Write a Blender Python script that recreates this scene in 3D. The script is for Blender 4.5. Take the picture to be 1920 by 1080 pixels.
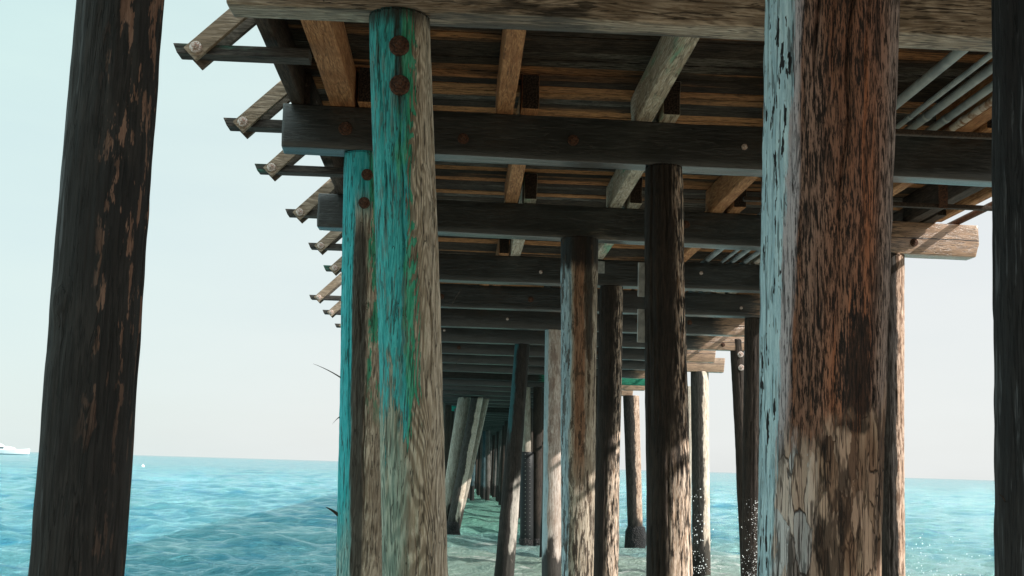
import bpy, bmesh, math, random
import numpy as np
from mathutils import Vector, Matrix

sc = bpy.context.scene
for o in list(bpy.data.objects): bpy.data.objects.remove(o)
C = sc.collection

# ------------------------------------------------------------------ camera
cam_d = bpy.data.cameras.new('camera'); cam = bpy.data.objects.new('camera', cam_d); C.objects.link(cam)
cam_d.sensor_width = 36.0; cam_d.lens = 41.25; cam_d.clip_start = .05; cam_d.clip_end = 80000
YAW, PITCH, ROLL = 0.04052718, 0.1505769, 0.02939153
f = Vector((math.sin(YAW)*math.cos(PITCH), math.cos(YAW)*math.cos(PITCH), math.sin(PITCH)))
r0 = Vector((math.cos(YAW), -math.sin(YAW), 0)); u0 = r0.cross(f)
r = r0*math.cos(ROLL)+u0*math.sin(ROLL); u = -r0*math.sin(ROLL)+u0*math.cos(ROLL)
M4 = Matrix((r, u, -f)).transposed().to_4x4(); M4.translation = Vector((0, 0, 3.0))
cam.matrix_world = M4
sc.camera = cam

# ------------------------------------------------------------------ sky and sun
SUN_AZ, SUN_EL = math.radians(110), math.radians(35)
w = bpy.data.worlds.new('World'); sc.world = w; w.use_nodes = True
wt = w.node_tree; wn = wt.nodes; wl = wt.links
bg = wn['Background']
sky = wn.new('ShaderNodeTexSky'); sky.sky_type = 'NISHITA'; sky.sun_disc = False
sky.sun_elevation = SUN_EL; sky.sun_rotation = SUN_AZ
sky.air_density = 1.0; sky.dust_density = 1.6; sky.ozone_density = 1.0; sky.altitude = 0
tc = wn.new('ShaderNodeTexCoord'); mp = wn.new('ShaderNodeMapping'); mp.inputs['Scale'].default_value = (1.2, 1.2, 5.0)
wl.new(tc.outputs['Generated'], mp.inputs[0])
cn = wn.new('ShaderNodeTexNoise'); cn.inputs['Scale'].default_value = 3.2; cn.inputs['Detail'].default_value = 6; cn.inputs['Roughness'].default_value = .55
wl.new(mp.outputs[0], cn.inputs['Vector'])
cr = wn.new('ShaderNodeMapRange'); cr.inputs[1].default_value = .35; cr.inputs[2].default_value = .75; cr.inputs[3].default_value = .86; cr.inputs[4].default_value = .96
wl.new(cn.outputs[0], cr.inputs[0])
mixc = wn.new('ShaderNodeMix'); mixc.data_type = 'RGBA'
wl.new(cr.outputs[0], mixc.inputs['Factor']); wl.new(sky.outputs[0], mixc.inputs['A'])
sxyz = wn.new('ShaderNodeSeparateXYZ'); wl.new(tc.outputs['Generated'], sxyz.inputs[0])
vr = wn.new('ShaderNodeMapRange'); vr.inputs[1].default_value = -.42; vr.inputs[2].default_value = .38; wl.new(sxyz.outputs[0], vr.inputs[0])
vz = wn.new('ShaderNodeMapRange'); vz.inputs[1].default_value = .36; vz.inputs[2].default_value = .02; wl.new(sxyz.outputs[2], vz.inputs[0])
vm = wn.new('ShaderNodeMath'); vm.operation = 'MULTIPLY_ADD'; wl.new(vz.outputs[0], vm.inputs[0]); vm.inputs[1].default_value = .55; wl.new(vr.outputs[0], vm.inputs[2]); vm.use_clamp = True
vc = wn.new('ShaderNodeMix'); vc.data_type = 'RGBA'; wl.new(vm.outputs[0], vc.inputs['Factor']); vc.inputs['A'].default_value = (4.25, 5.75, 5.55, 1); vc.inputs['B'].default_value = (5.55, 5.72, 5.68, 1)
zr_ = wn.new('ShaderNodeMapRange'); zr_.interpolation_type = 'SMOOTHSTEP'; zr_.inputs[1].default_value = .36; zr_.inputs[2].default_value = .66; zr_.inputs[3].default_value = 1.0; zr_.inputs[4].default_value = 2.5; wl.new(sxyz.outputs[2], zr_.inputs[0])
vb = wn.new('ShaderNodeVectorMath'); vb.operation = 'SCALE'; wl.new(vc.outputs['Result'], vb.inputs[0]); wl.new(zr_.outputs[0], vb.inputs['Scale'])   # upper sky brightened out of view as added fill light
wl.new(vb.outputs[0], mixc.inputs['B'])                      # thin bright cloud veil, cooler away from the sun
wl.new(mixc.outputs['Result'], bg.inputs['Color']); bg.inputs['Strength'].default_value = 0.12

sd = bpy.data.lights.new('sun', 'SUN'); sd.energy = 5.0; sd.angle = math.radians(.6); sd.color = (1.0, .95, .88)
so = bpy.data.objects.new('sun', sd); C.objects.link(so)
to_sun = Vector((math.sin(SUN_AZ)*math.cos(SUN_EL), math.cos(SUN_AZ)*math.cos(SUN_EL), math.sin(SUN_EL)))
so.rotation_euler = to_sun.to_track_quat('Z', 'Y').to_euler(); so.location = (60, -30, 60)
vs = sc.view_settings; vs.view_transform = 'Standard'; vs.look = 'None'; vs.gamma = 1; vs.use_curve_mapping = False; vs.exposure = 0.38
try: sc.cycles.max_bounces = 8; sc.cycles.diffuse_bounces = 5
except Exception: pass

# ------------------------------------------------------------------ numpy noise
_rng = np.random.RandomState(7); _T = _rng.rand(64, 64, 64).astype(np.float32)
def vnoise(p):
    p = np.asarray(p, dtype=np.float64); i = np.floor(p).astype(np.int64); t = p-i; t = t*t*(3-2*t); i &= 63; j = (i+1) & 63
    x0, y0, z0 = i[:, 0], i[:, 1], i[:, 2]; x1, y1, z1 = j[:, 0], j[:, 1], j[:, 2]; tx, ty, tz = t[:, 0], t[:, 1], t[:, 2]
    a = _T[x0, y0, z0]*(1-tx)+_T[x1, y0, z0]*tx; b = _T[x0, y1, z0]*(1-tx)+_T[x1, y1, z0]*tx
    c = _T[x0, y0, z1]*(1-tx)+_T[x1, y0, z1]*tx; d = _T[x0, y1, z1]*(1-tx)+_T[x1, y1, z1]*tx
    return (a*(1-ty)+b*ty)*(1-tz)+(c*(1-ty)+d*ty)*tz
def fbm(p, n=3):
    s = 0; a = .5
    for k in range(n): s = s+a*(vnoise(p*(2**k)+k*11.3)-.5); a *= .5
    return s*2
def sstep(a, b, x): t = np.clip((x-a)/(b-a), 0, 1); return t*t*(3-2*t)

# ------------------------------------------------------------------ object helpers
def link(name, me, mat=None, parent=None, loc=(0, 0, 0), smooth=True):
    o = bpy.data.objects.new(name, me); C.objects.link(o); o.location = loc
    if mat is not None: me.materials.append(mat)
    if parent is not None: o.parent = parent
    if smooth and len(me.polygons): me.polygons.foreach_set('use_smooth', np.ones(len(me.polygons), dtype=bool))
    return o
def mesh(name, V, F):
    me = bpy.data.meshes.new(name); me.from_pydata([tuple(map(float, v)) for v in V], [], F); me.update(); return me
def tag(o, label=None, cat=None, group=None, kind=None):
    for k, v in (('label', label), ('category', cat), ('group', group), ('kind', kind)):
        if v: o[k] = v
    return o
def empty(name, loc=(0, 0, 0)):
    o = bpy.data.objects.new(name, None); C.objects.link(o); o.location = loc; o.empty_display_size = .2; return o
def grid_mesh(name, G, closed=True, caps=True):
    """G: (rows, cols, 3) -> quads"""
    n, m, _ = G.shape; me = bpy.data.meshes.new(name); V = G.reshape(-1, 3)
    a = np.arange(n-1)[:, None]*m; cc = np.arange(m if closed else m-1)[None, :]; c2 = (cc+1) % m
    Q = np.stack([a+cc, a+c2, a+m+c2, a+m+cc], -1).reshape(-1, 4)
    faces = [tuple(q) for q in Q.tolist()]
    if caps and closed: faces.append(tuple(range(m-1, -1, -1))); faces.append(tuple(range((n-1)*m, n*m)))
    me.from_pydata([tuple(v) for v in V.tolist()], [], faces); me.update(); return me
def rect_section(w, h, bev=.012, dense=False):
    """rounded rectangle outline, w along u and h along v, centred"""
    a, b = w/2, h/2; pts = []
    cs = [(a-bev, b-bev, 0), (-a+bev, b-bev, 90), (-a+bev, -b+bev, 180), (a-bev, -b+bev, 270)]
    for i, (cx, cy, a0) in enumerate(cs):
        for k in range(3):
            t = math.radians(a0+45*k); pts.append((cx+bev*math.cos(t), cy+bev*math.sin(t)))
        if dense:
            nx, ny, a1 = cs[(i+1) % 4]; t1 = math.radians(a1)
            e0 = pts[-1]; e1 = (nx+bev*math.cos(t1), ny+bev*math.sin(t1))
            for k in range(1, 5): pts.append((e0[0]+(e1[0]-e0[0])*k/5, e0[1]+(e1[1]-e0[1])*k/5))
    return np.array(pts)
def beam(name, p0, p1, w, h, mat, parent=None, amp=.006, seg=.12, bev=.012, seed=0, dense=False, up=(0, 0, 1), endcut=0):
    """timber: w is the horizontal breadth, h the depth; origin at p0"""
    p0 = np.array(p0, float); p1 = np.array(p1, float); d = p1-p0; L = np.linalg.norm(d); d /= L
    up = np.array(up, float); uu = np.cross(d, up); uu /= np.linalg.norm(uu); vv = np.cross(uu, d)
    S = rect_section(w, h, bev, dense); n = max(2, int(L/seg)+1)
    ts = np.concatenate([[0, .008], np.linspace(.03, L-.03, n), [L-.008, L]])
    sc_ = np.ones(len(ts)); sc_[0] = sc_[-1] = 1-2*bev*.7/max(w, h)
    G = d*ts[:, None, None]+(S[None, :, 0, None]*uu+S[None, :, 1, None]*vv)*sc_[:, None, None]
    if endcut:                                                      # chamfer the lower end corner
        k = np.clip((-(S[:, 1])/(h/2)-.2), 0, 1)*endcut
        G[-1] -= d*k[:, None]; G[-2] -= d*k[:, None]; G[-3] -= d*k[:, None]*.9
    if amp:
        P = G.reshape(-1, 3)+seed*3.7
        tt = np.abs(d)
        q = P*(6-5.2*tt)
        nz = np.stack([fbm(q+9.1, 2), fbm(q+33.3, 2), fbm(q+71.9, 2)], -1)*amp*2
        G = G+nz.reshape(G.shape)
    o = link(name, grid_mesh(name, G), mat, parent, tuple(p0), smooth=False if bev < .004 else True)
    if name == 'stringer':
        o.data.materials.append(M['end_grain']); nf = len(o.data.polygons)
        for k in (nf-1, nf-2): o.data.polygons[k].material_index = 1; o.data.polygons[k].use_smooth = False
    return o
def cylinder(name, p0, p1, rad, mat, parent=None, seg=20, rows=2, r1=None, bev=0):
    p0 = np.array(p0, float); p1 = np.array(p1, float); d = p1-p0; L = np.linalg.norm(d); d /= L
    ref = np.array((0, 0, 1.)) if abs(d[2]) < .9 else np.array((1., 0, 0)); uu = np.cross(d, ref); uu /= np.linalg.norm(uu); vv = np.cross(d, uu)
    th = np.linspace(0, 2*np.pi, seg, endpoint=False); r1 = rad if r1 is None else r1
    ts = list(np.linspace(0, 1, rows)); rs = [rad+(r1-rad)*t for t in ts]; ts = [t*L for t in ts]
    if bev: ts = [0, bev]+ts[1:-1]+[L-bev, L]; rs = [rad-bev]+[rad]+rs[1:-1]+[r1, r1-bev]
    G = np.array([d*t+q*(np.cos(th)[:, None]*uu+np.sin(th)[:, None]*vv) for t, q in zip(ts, rs)])
    return link(name, grid_mesh(name, G), mat, parent, tuple(p0))

# ------------------------------------------------------------------ material helpers
class NB:
    def __init__(s, name):
        s.m = bpy.data.materials.new(name); s.m.use_nodes = True; s.t = s.m.node_tree; s.n = s.t.nodes; s.bsdf = s.n['Principled BSDF']; s.out = s.n['Material Output']
        c = s.n.new('ShaderNodeTexCoord'); s.P = c.outputs['Object']
        oi = s.n.new('ShaderNodeObjectInfo'); s.rnd = oi.outputs['Random']
        sx = s.n.new('ShaderNodeSeparateXYZ'); s.l(s.P, sx.inputs[0]); s.x, s.y, s.z = sx.outputs
    def l(s, a, b): s.t.links.new(a, b)
    def put(s, sock, v):
        if hasattr(v, 'is_linked') or hasattr(v, 'links'): s.l(v, sock)
        else:
            if isinstance(v, (tuple, list)) and len(v) == 3 and sock.type == 'RGBA': v = tuple(v)+(1,)
            sock.default_value = v
    def m_(s, op, a, b=0, c=None, clamp=False):
        k = s.n.new('ShaderNodeMath'); k.operation = op; k.use_clamp = clamp; s.put(k.inputs[0], a); s.put(k.inputs[1], b)
        if c is not None: s.put(k.inputs[2], c)
        return k.outputs[0]
    def mr(s, v, a, b, c=0., d=1.):
        k = s.n.new('ShaderNodeMapRange'); k.interpolation_type = 'SMOOTHSTEP'; s.put(k.inputs[0], v)
        for i, q in enumerate((a, b, c, d)): s.put(k.inputs[i+1], q)
        return k.outputs[0]
    def vec(s, scale, off=None, src=None):
        """object coordinates scaled per axis, shifted by the object's own random number"""
        k = s.n.new('ShaderNodeVectorMath'); k.operation = 'MULTIPLY'; s.put(k.inputs[0], s.P if src is None else src); k.inputs[1].default_value = scale
        a = s.n.new('ShaderNodeVectorMath'); a.operation = 'ADD'; s.l(k.outputs[0], a.inputs[0])
        cm = s.n.new('ShaderNodeCombineXYZ'); q = s.m_('MULTIPLY', s.rnd, 41.0)
        for i in range(3): s.l(q, cm.inputs[i])
        s.l(cm.outputs[0], a.inputs[1]); return a.outputs[0]
    def noise(s, v, scale, detail=3., rough=.55, dist=0.):
        k = s.n.new('ShaderNodeTexNoise'); s.put(k.inputs['Vector'], v); k.inputs['Scale'].default_value = scale; k.inputs['Detail'].default_value = detail
        k.inputs['Roughness'].default_value = rough; k.inputs['Distortion'].default_value = dist; return k.outputs[0]
    def vor(s, v, scale, feat='F1'):
        k = s.n.new('ShaderNodeTexVoronoi'); k.feature = feat; s.put(k.inputs['Vector'], v); k.inputs['Scale'].default_value = scale; return k
    def mix(s, fac, a, b, mode='MIX'):
        k = s.n.new('ShaderNodeMix'); k.data_type = 'RGBA'; k.blend_type = mode; s.put(k.inputs['Factor'], fac); s.put(k.inputs['A'], a); s.put(k.inputs['B'], b); return k.outputs['Result']
    def bump(s, h, dist, strength=1., prev=None):
        k = s.n.new('ShaderNodeBump'); k.inputs['Strength'].default_value = strength; k.inputs['Distance'].default_value = dist; s.l(h, k.inputs['Height'])
        if prev is not None: s.l(prev, k.inputs['Normal'])
        return k.outputs[0]
    def done(s, col, rough=.8, normal=None, spec=.3, metal=0.):
        s.put(s.bsdf.inputs['Base Color'], col); s.put(s.bsdf.inputs['Roughness'], rough); s.bsdf.inputs['Specular IOR Level'].default_value = spec; s.put(s.bsdf.inputs['Metallic'], metal)
        if normal is not None: s.l(normal, s.bsdf.inputs['Normal'])
        return s.m

def wob(b, sx, sz, amp):                                            # ragged mask edge that follows the grain
    return b.m_('MULTIPLY', b.m_('SUBTRACT', b.noise(b.vec((1, 1, sz)), sx, 5, .65), .5), amp)

def wood_core(b, axis, light, mid, dark, rings=.5, crack=.6, fiber=55., coarse=False):
    """shared weathered-wood pattern; returns colour, height"""
    k = .085
    sc1 = {'x': (k, 1, 1), 'y': (1, k, 1), 'z': (1, 1, k)}[axis]
    k2 = .035; sc2 = {'x': (k2, 1, 1), 'y': (1, k2, 1), 'z': (1, 1, k2)}[axis]
    k3 = .16; sc3 = {'x': (k3, 1, 1), 'y': (1, k3, 1), 'z': (1, 1, k3)}[axis]
    v1, v2, v3 = b.vec(sc1), b.vec(sc2), b.vec(sc3)
    fine = b.noise(v1, fiber*1.35, 6, .72)
    fiss = b.noise(v2, 17., 3, .6, .25)
    ridge = b.m_('ABSOLUTE', b.m_('SUBTRACT', fiss, .5))
    cr = b.mr(ridge, .002, .009, 1., 0.)
    fiss2 = b.noise(v1, 48., 3, .6, .3)
    cr2 = b.mr(fiss2, .595, .625, 0., 1.)
    rn = b.noise(v3, 3.2, 2, .5, .4)
    rg = b.m_('SINE', b.m_('MULTIPLY', rn, 190.))
    rg = b.mr(rg, -.9, .9, 0., 1.)
    blo = b.noise(b.vec((1, 1, 1)), 2.3, 4, .6)
    col = b.mix(b.mr(fine, .38, .60), mid, light)
    col = b.mix(b.m_('MULTIPLY', b.mr(blo, .42, .68), .7), col, mid)
    col = b.mix(b.m_('MULTIPLY', rg, rings*.6), col, b.mix(.55, mid, dark))
    cm = b.m_('MULTIPLY', b.m_('MAXIMUM', cr, b.m_('MULTIPLY', cr2, .8)), crack)
    h = b.m_('ADD', b.m_('MULTIPLY', fine, .5), b.m_('MULTIPLY', rg, -.18*rings))
    h = b.m_('SUBTRACT', h, b.m_('MULTIPLY', cm, .9))
    return dict(col=col, h=h, crack=cm, fine=fine, rings=rg, blo=blo, dark=dark, v1=v1, v2=v2, v3=v3)
def finish(b, c, rough=.85, bd=.006, spec=.25, col=None, tidal=None):
    col = c['col'] if col is None else col
    col = b.mix(c['crack'], col, c['dark'])
    if tidal is not None:
        tm = b.mr(b.m_('ADD', b.z, b.m_('MULTIPLY', b.m_('SUBTRACT', b.noise(b.vec((1, 1, .35)), 4.5, 4), .5), 2.2)), tidal-.25, tidal+.1, 1., 0.)
        col = b.mix(b.m_('MULTIPLY', tm, .93), col, (.016, .015, .013))
    return b.done(col, rough, b.bump(c['h'], bd, 1.), spec)
def wood(name, axis, light, mid, dark, rings=.5, crack=.6, fiber=55., rough=.85, bd=.006, patch=None, tidal=None, spec=.25, endcol=None, paint=None):
    b = NB(name); c = wood_core(b, axis, light, mid, dark, rings, crack, fiber); col = c['col']
    if patch:                                                       # (colour, scale, lo, hi, amount)
        pm = b.m_('MULTIPLY', b.mr(b.m_('ADD', b.noise(c['v3'], patch[1], 4, .6), b.m_('MULTIPLY', b.m_('SUBTRACT', c['fine'], .5), .3)), patch[2], patch[3]), patch[4]); col = b.mix(pm, col, patch[0])
    if paint:
        px = b.m_('ADD', b.x, b.m_('MULTIPLY', b.m_('SUBTRACT', c['fine'], .5), 1.)); pm = b.m_('MULTIPLY', b.mr(px, paint[1], paint[1]+.3), b.mr(px, paint[2], paint[2]+.3, 1., 0.)); col = b.mix(b.m_('MULTIPLY', pm, b.mr(c['fine'], .36, .5, .5, 1.)), col, paint[0])
    if endcol:                                                      # weathered end past the deck edge, sunlit tone painted in
        em = b.mr(b.m_('ADD', b.x, b.m_('MULTIPLY', b.m_('SUBTRACT', c['fine'], .5), 1.2)), 7.45, 7.9); col = b.mix(em, col, b.mix(b.mr(c['fine'], .36, .6), endcol, tuple(min(1, q*1.9) for q in endcol)))
        sp = b.m_('MULTIPLY', b.mr(b.m_('ABSOLUTE', b.m_('ADD', b.z, wob(b, 2, .3, .05))), .004, .011, 1., 0.), em); col = b.mix(sp, col, (.02, .015, .012))
    return finish(b, c, rough, bd, spec, col=col, tidal=tidal)

TEAL = (.012, .27, .28); GREEN = (.02, .30, .17)
M = {}
M['cap'] = wood('dark cap timber', 'x', (.038, .042, .041), (.017, .020, .020), (.006, .006, .006), .5, .7, 40, patch=((.16, .14, .11), 2.6, .64, .72, .6), rough=.28, bd=.002, spec=.8, endcol=(.23, .15, .10))
M['cap_pale'] = wood('weathered cap timber', 'x', (.56, .49, .40), (.24, .185, .13), (.015, .013, .011), .8, .9, 40, patch=((.03, .026, .022), 3.0, .56, .62, .85), rough=.6, spec=.4)
for q, a_, b_ in (('cap_green', 4.5, 8.6), ('cap_teal', -1., 2.0)): M[q] = wood('green painted cap timber', 'x', (.050, .042, .035), (.019, .0165, .0145), (.006, .0055, .005), .5, .7, 40, paint=((.03, .24, .15) if q == 'cap_green' else (.03, .38, .30), a_, b_))
M['stringer'] = wood('stringer timber', 'y', (.52, .27, .125), (.27, .115, .048), (.03, .02, .014), .5, .5, 45)
M['stringer_grey'] = wood('grey stringer timber', 'y', (.60, .54, .44), (.36, .29, .21), (.03, .024, .018), .7, .6, 45, patch=((.06, .30, .19), 3.0, .56, .68, .7))
M['stringer_dark'] = wood('charred stringer timber', 'y', (.09, .065, .05), (.035, .026, .02), (.010, .009, .008), .3, .7, 45, patch=((.3, .27, .22), 6, .66, .74, .7))
b = NB('deck plank timber'); c = wood_core(b, 'x', (.075, .056, .04), (.018, .014, .011), (.006, .005, .005), .4, .8, 62)
at = b.n.new('ShaderNodeAttribute'); at.attribute_name = 'board'; bd = at.outputs['Fac']
ow = b.m_('MULTIPLY', b.mr(b.m_('ADD', bd, b.m_('MULTIPLY', b.m_('SUBTRACT', b.noise(c['v3'], 2.2, 3), .5), 1.3)), .57, .85), b.mr(c['fine'], .38, .56, .12, 1.)); col = b.mix(ow, c['col'], (.42, .19, .075))
gw = b.mr(b.m_('ADD', bd, b.m_('MULTIPLY', b.m_('SUBTRACT', b.noise(c['v3'], 3.1, 3), .5), 1.2)), .02, .2, .5, 0.); col = b.mix(gw, col, b.mix(b.mr(c['fine'], .4, .58), (.02, .018, .015), (.22, .20, .17)))
M['deck'] = finish(b, c, .95, .008, .1, col=col)
M['arm'] = wood('outrigger arm timber', 'x', (.10, .09, .08), (.035, .032, .03), (.012, .011, .010), .4, .6, 45, patch=((.04, .22, .16), 4, .55, .66, .6))
M['brace'] = wood('pale brace timber', 'x', (.46, .37, .29), (.24, .18, .125), (.05, .04, .03), .9, .5, 50)
M['brace_dark'] = wood('dark brace timber', 'x', (.22, .18, .15), (.08, .065, .05), (.02, .015, .012), .6, .5, 50)
b = NB('dark end grain'); M['end_grain'] = b.done(b.mix(b.mr(b.noise(b.P, 60, 4), .4, .6), (.012, .010, .009), (.05, .035, .026)), .9, b.bump(b.noise(b.P, 60, 4), .004), .1)
M['jacket'] = NB('black pile jacket'); b = M['jacket']; M['jacket'] = b.done((.018, .019, .02), .55, b.bump(b.noise(b.P, 30, 3), .004))

def pile_mat(name, light, mid, dark, rings, crack, fiber, bd=.008, fn=None, tidal=None, rough=.85, lean=(0, 0), rad=.21):
    b = NB(name); c = wood_core(b, 'z', light, mid, dark, rings, crack, fiber); col = c['col']
    xn = b.m_('DIVIDE', b.m_('SUBTRACT', b.x, b.m_('MULTIPLY', b.z, lean[0])), rad)     # -1 left edge, 1 right edge
    if fn: col = fn(b, c, xn, col)
    return finish(b, c, rough, bd, col=col, tidal=tidal)
def fn_teal_front(b, c, xn, col):
    e = b.m_('ADD', xn, wob(b, 6, .1, 1.1)); e = b.m_('ADD', e, b.m_('MULTIPLY', b.m_('SUBTRACT', c['rings'], .5), .22)); e = b.m_('ADD', e, b.m_('MULTIPLY', b.m_('SUBTRACT', c['fine'], .5), .7))
    col = b.mix(b.mr(xn, .38, .8), col, b.mix(b.mr(c['fine'], .3, .7), (.30, .25, .18), (.76, .70, .58))); col = b.mix(b.m_('MULTIPLY', c['rings'], .42), col, (.15, .12, .08))
    e = b.m_('SUBTRACT', e, b.mr(b.z, 4.7, 5.7, 0., .28))
    hz = b.m_('ADD', b.m_('ADD', b.z, wob(b, 7, .12, 3.4)), b.m_('MULTIPLY', b.m_('SUBTRACT', c['fine'], .5), 1.2))
    hz = b.m_('ADD', hz, wob(b, 26, .14, 1.6)); up = b.mr(hz, 3.0, 3.2)
    teal = b.mix(b.mr(c['fine'], .40, .6), TEAL, (.05, .45, .45)); green = b.mix(b.mr(c['fine'], .40, .6), GREEN, (.08, .46, .31))
    pc = b.mix(b.mr(b.m_('ADD', xn, wob(b, 9, .12, 1.6)), -.12, .02), teal, green)
    worn = b.mr(b.noise(b.vec((1, 1, .1)), 24, 5, .7), .41, .46)
    pm = b.m_('MULTIPLY', b.m_('MULTIPLY', b.mr(e, .20, .27, 1., 0.), up), b.m_('MAXIMUM', worn, b.mr(xn, -.1, .2, .8, .0)))
    rim = b.m_('MULTIPLY', b.m_('MULTIPLY', pm, b.m_('SUBTRACT', 1., pm)), 3.0); c['h'] = b.m_('ADD', c['h'], b.m_('MULTIPLY', pm, .35))
    col = b.mix(b.m_('MULTIPLY', pm, .95), col, pc); col = b.mix(b.m_('MULTIPLY', rim, .7), col, (.05, .05, .042))
    low = b.m_('MULTIPLY', b.mr(e, -.5, .1, 1., 0.), b.mr(hz, 2.4, 3.6, 1., 0.))
    col = b.mix(b.m_('MULTIPLY', low, .5), col, (.10, .27, .24))
    st = b.m_('MULTIPLY', b.mr(b.m_('ABSOLUTE', b.m_('ADD', b.m_('SUBTRACT', xn, -.02), wob(b, 9, .1, .22))), .05, .17, 1., 0.), b.m_('MULTIPLY', b.mr(b.z, 5.15, 5.4), 1.))
    col = b.mix(b.m_('MULTIPLY', st, .8), col, (.035, .03, .026))   # rust and tar streak under the bolts
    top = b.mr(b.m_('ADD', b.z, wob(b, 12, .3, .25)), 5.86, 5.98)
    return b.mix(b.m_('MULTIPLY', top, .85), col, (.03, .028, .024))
def fn_teal_back(b, c, xn, col):
    e = b.m_('ADD', xn, wob(b, 8, .1, .5))
    teal = b.mix(b.mr(c['fine'], .35, .7), (.02, .34, .37), (.09, .50, .53))
    dk = b.m_('MULTIPLY', b.mr(e, -.42, -.3), b.mr(e, .12, .3, 1., 0.))
    pm = b.m_('MULTIPLY', b.mr(e, -.40, -.28, 1., 0.), b.mr(b.m_('ADD', b.z, wob(b, 5, .2, 2.)), 1.7, 2.9, .45, 1.))
    col = b.mix(pm, col, teal)
    tp = b.mr(b.z, 5.2, 5.7); col = b.mix(b.m_('MULTIPLY', tp, b.mr(e, .35, .45, 1., 0.)), col, teal)
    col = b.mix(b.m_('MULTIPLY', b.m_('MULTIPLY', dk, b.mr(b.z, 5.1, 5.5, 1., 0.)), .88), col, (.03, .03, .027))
    gp = b.m_('MULTIPLY', b.mr(e, .2, .35), b.mr(b.noise(b.vec((1, 1, .2)), 16, 5, .65), .49, .52)); gp = b.m_('MULTIPLY', gp, b.mr(b.z, 3.2, 3.9))
    return b.mix(b.m_('MULTIPLY', gp, .9), col, (.03, .36, .22))
def fn_big(b, c, xn, col):
    chop = b.noise(b.vec((1, 1, .10)), 150, 4, .72); chop = b.m_('ADD', b.m_('MULTIPLY', chop, .85), b.m_('MULTIPLY', b.noise(b.vec((1, 1, .12)), 34, 3, .6), .15)); c['h'] = b.m_('ADD', c['h'], b.m_('MULTIPLY', chop, 1.6)); chop2 = b.noise(b.vec((1, 1, .05)), 8, 4, .6)
    bark = b.mix(b.mr(chop, .44, .56), (.020, .013, .010), b.mix(b.mr(chop2, .4, .6), (.26, .12, .07), (.32, .19, .14)))
    red = b.m_('MULTIPLY', b.mr(chop2, .46, .60), b.m_('MULTIPLY', b.mr(xn, -.45, -.05), b.mr(xn, .25, .7, 1., 0.)))
    bark = b.mix(b.m_('MULTIPLY', red, b.mr(chop, .42, .58, .12, .95)), bark, (.42, .15, .06))
    gre = b.m_('MULTIPLY', b.mr(b.m_('ADD', xn, wob(b, 9, .1, .7)), .42, .8), b.mr(chop, .4, .58)); bark = b.mix(b.m_('MULTIPLY', gre, .8), bark, (.52, .43, .38))
    gl = b.m_('MULTIPLY', b.mr(b.m_('ADD', xn, wob(b, 9, .1, .3)), -.66, -.75), b.mr(chop, .36, .5)); bark = b.mix(b.m_('MULTIPLY', gl, .85), bark, (.55, .52, .55))  # lilac-grey fringe of the skylight strip, painted in
    # charred patch
    dx = b.m_('DIVIDE', b.m_('SUBTRACT', xn, .22), .42); dz = b.m_('DIVIDE', b.m_('SUBTRACT', b.z, 3.33), .30)
    d = b.m_('ADD', b.m_('SQRT', b.m_('ADD', b.m_('MULTIPLY', dx, dx), b.m_('MULTIPLY', dz, dz))), wob(b, 14, .3, 1.2))
    bark = b.mix(b.m_('MULTIPLY', b.mr(b.m_('ADD', d, b.m_('MULTIPLY', b.m_('SUBTRACT', chop, .5), 3.)), .6, 1.0, 1., 0.), .88), bark, (.012, .011, .010))
    # bare wood where the bark has come away low down
    lowm = b.mr(b.m_('ADD', b.z, b.m_('ADD', wob(b, 9, .3, .55), b.m_('MULTIPLY', xn, -.05))), 3.10, 3.24, 1., 0.)
    bare = b.mix(b.mr(b.noise(b.vec((1, 1, .15)), 9, 4), .4, .62), (.26, .155, .10), (.60, .44, .31))
    bare = b.mix(b.mr(b.m_('ADD', xn, wob(b, 7, .2, .6)), -.5, -.25, 1., 0.), bare, (.58, .58, .58))
    pv = b.n.new('ShaderNodeVectorMath'); pv.operation = 'MULTIPLY_ADD'; nz = b.n.new('ShaderNodeTexNoise'); b.l(b.vec((1, 1, .3)), nz.inputs['Vector']); nz.inputs['Scale'].default_value = 22; nz.inputs['Detail'].default_value = 4
    b.l(nz.outputs['Color'], pv.inputs[0]); pv.inputs[1].default_value = (.06, .06, .035); b.l(b.vec((1, 1, .2)), pv.inputs[2])
    v1 = b.vor(pv.outputs[0], 27); v2 = b.vor(pv.outputs[0], 27, 'DISTANCE_TO_EDGE'); cs = b.n.new('ShaderNodeSeparateColor'); b.l(v1.outputs['Color'], cs.inputs[0])
    bare = b.mix(b.mr(cs.outputs[0], .25, .45, .75, 0.), bare, (.13, .075, .05)); bare = b.mix(b.mr(cs.outputs[1], .6, .8, 0., .6), bare, (.66, .47, .35))
    edge = b.m_('MAXIMUM', b.m_('MULTIPLY', b.mr(v2.outputs['Distance'], .01, .05, 1., 0.), b.mr(b.noise(b.vec((1, 1, .3)), 8, 3), .4, .55)), b.mr(b.m_('ABSOLUTE', b.m_('SUBTRACT', b.noise(b.vec((1, 1, .06)), 26, 4, .6), .5)), .005, .022, .9, 0.)); bare = b.mix(b.m_('MULTIPLY', edge, .85), bare, (.03, .018, .013)); c['h'] = b.m_('SUBTRACT', c['h'], b.m_('MULTIPLY', edge, b.mr(b.z, 3.1, 3.2, 1.2, 0.)))
    dkn = b.mr(b.noise(b.vec((1, 1, .2)), 12, 4, .65), .57, .63); bare = b.mix(b.m_('MULTIPLY', dkn, .85), bare, (.04, .025, .018))
    kx = b.m_('DIVIDE', b.m_('SUBTRACT', xn, .22), .26); kz = b.m_('DIVIDE', b.m_('SUBTRACT', b.z, 3.16), .03)
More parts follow.
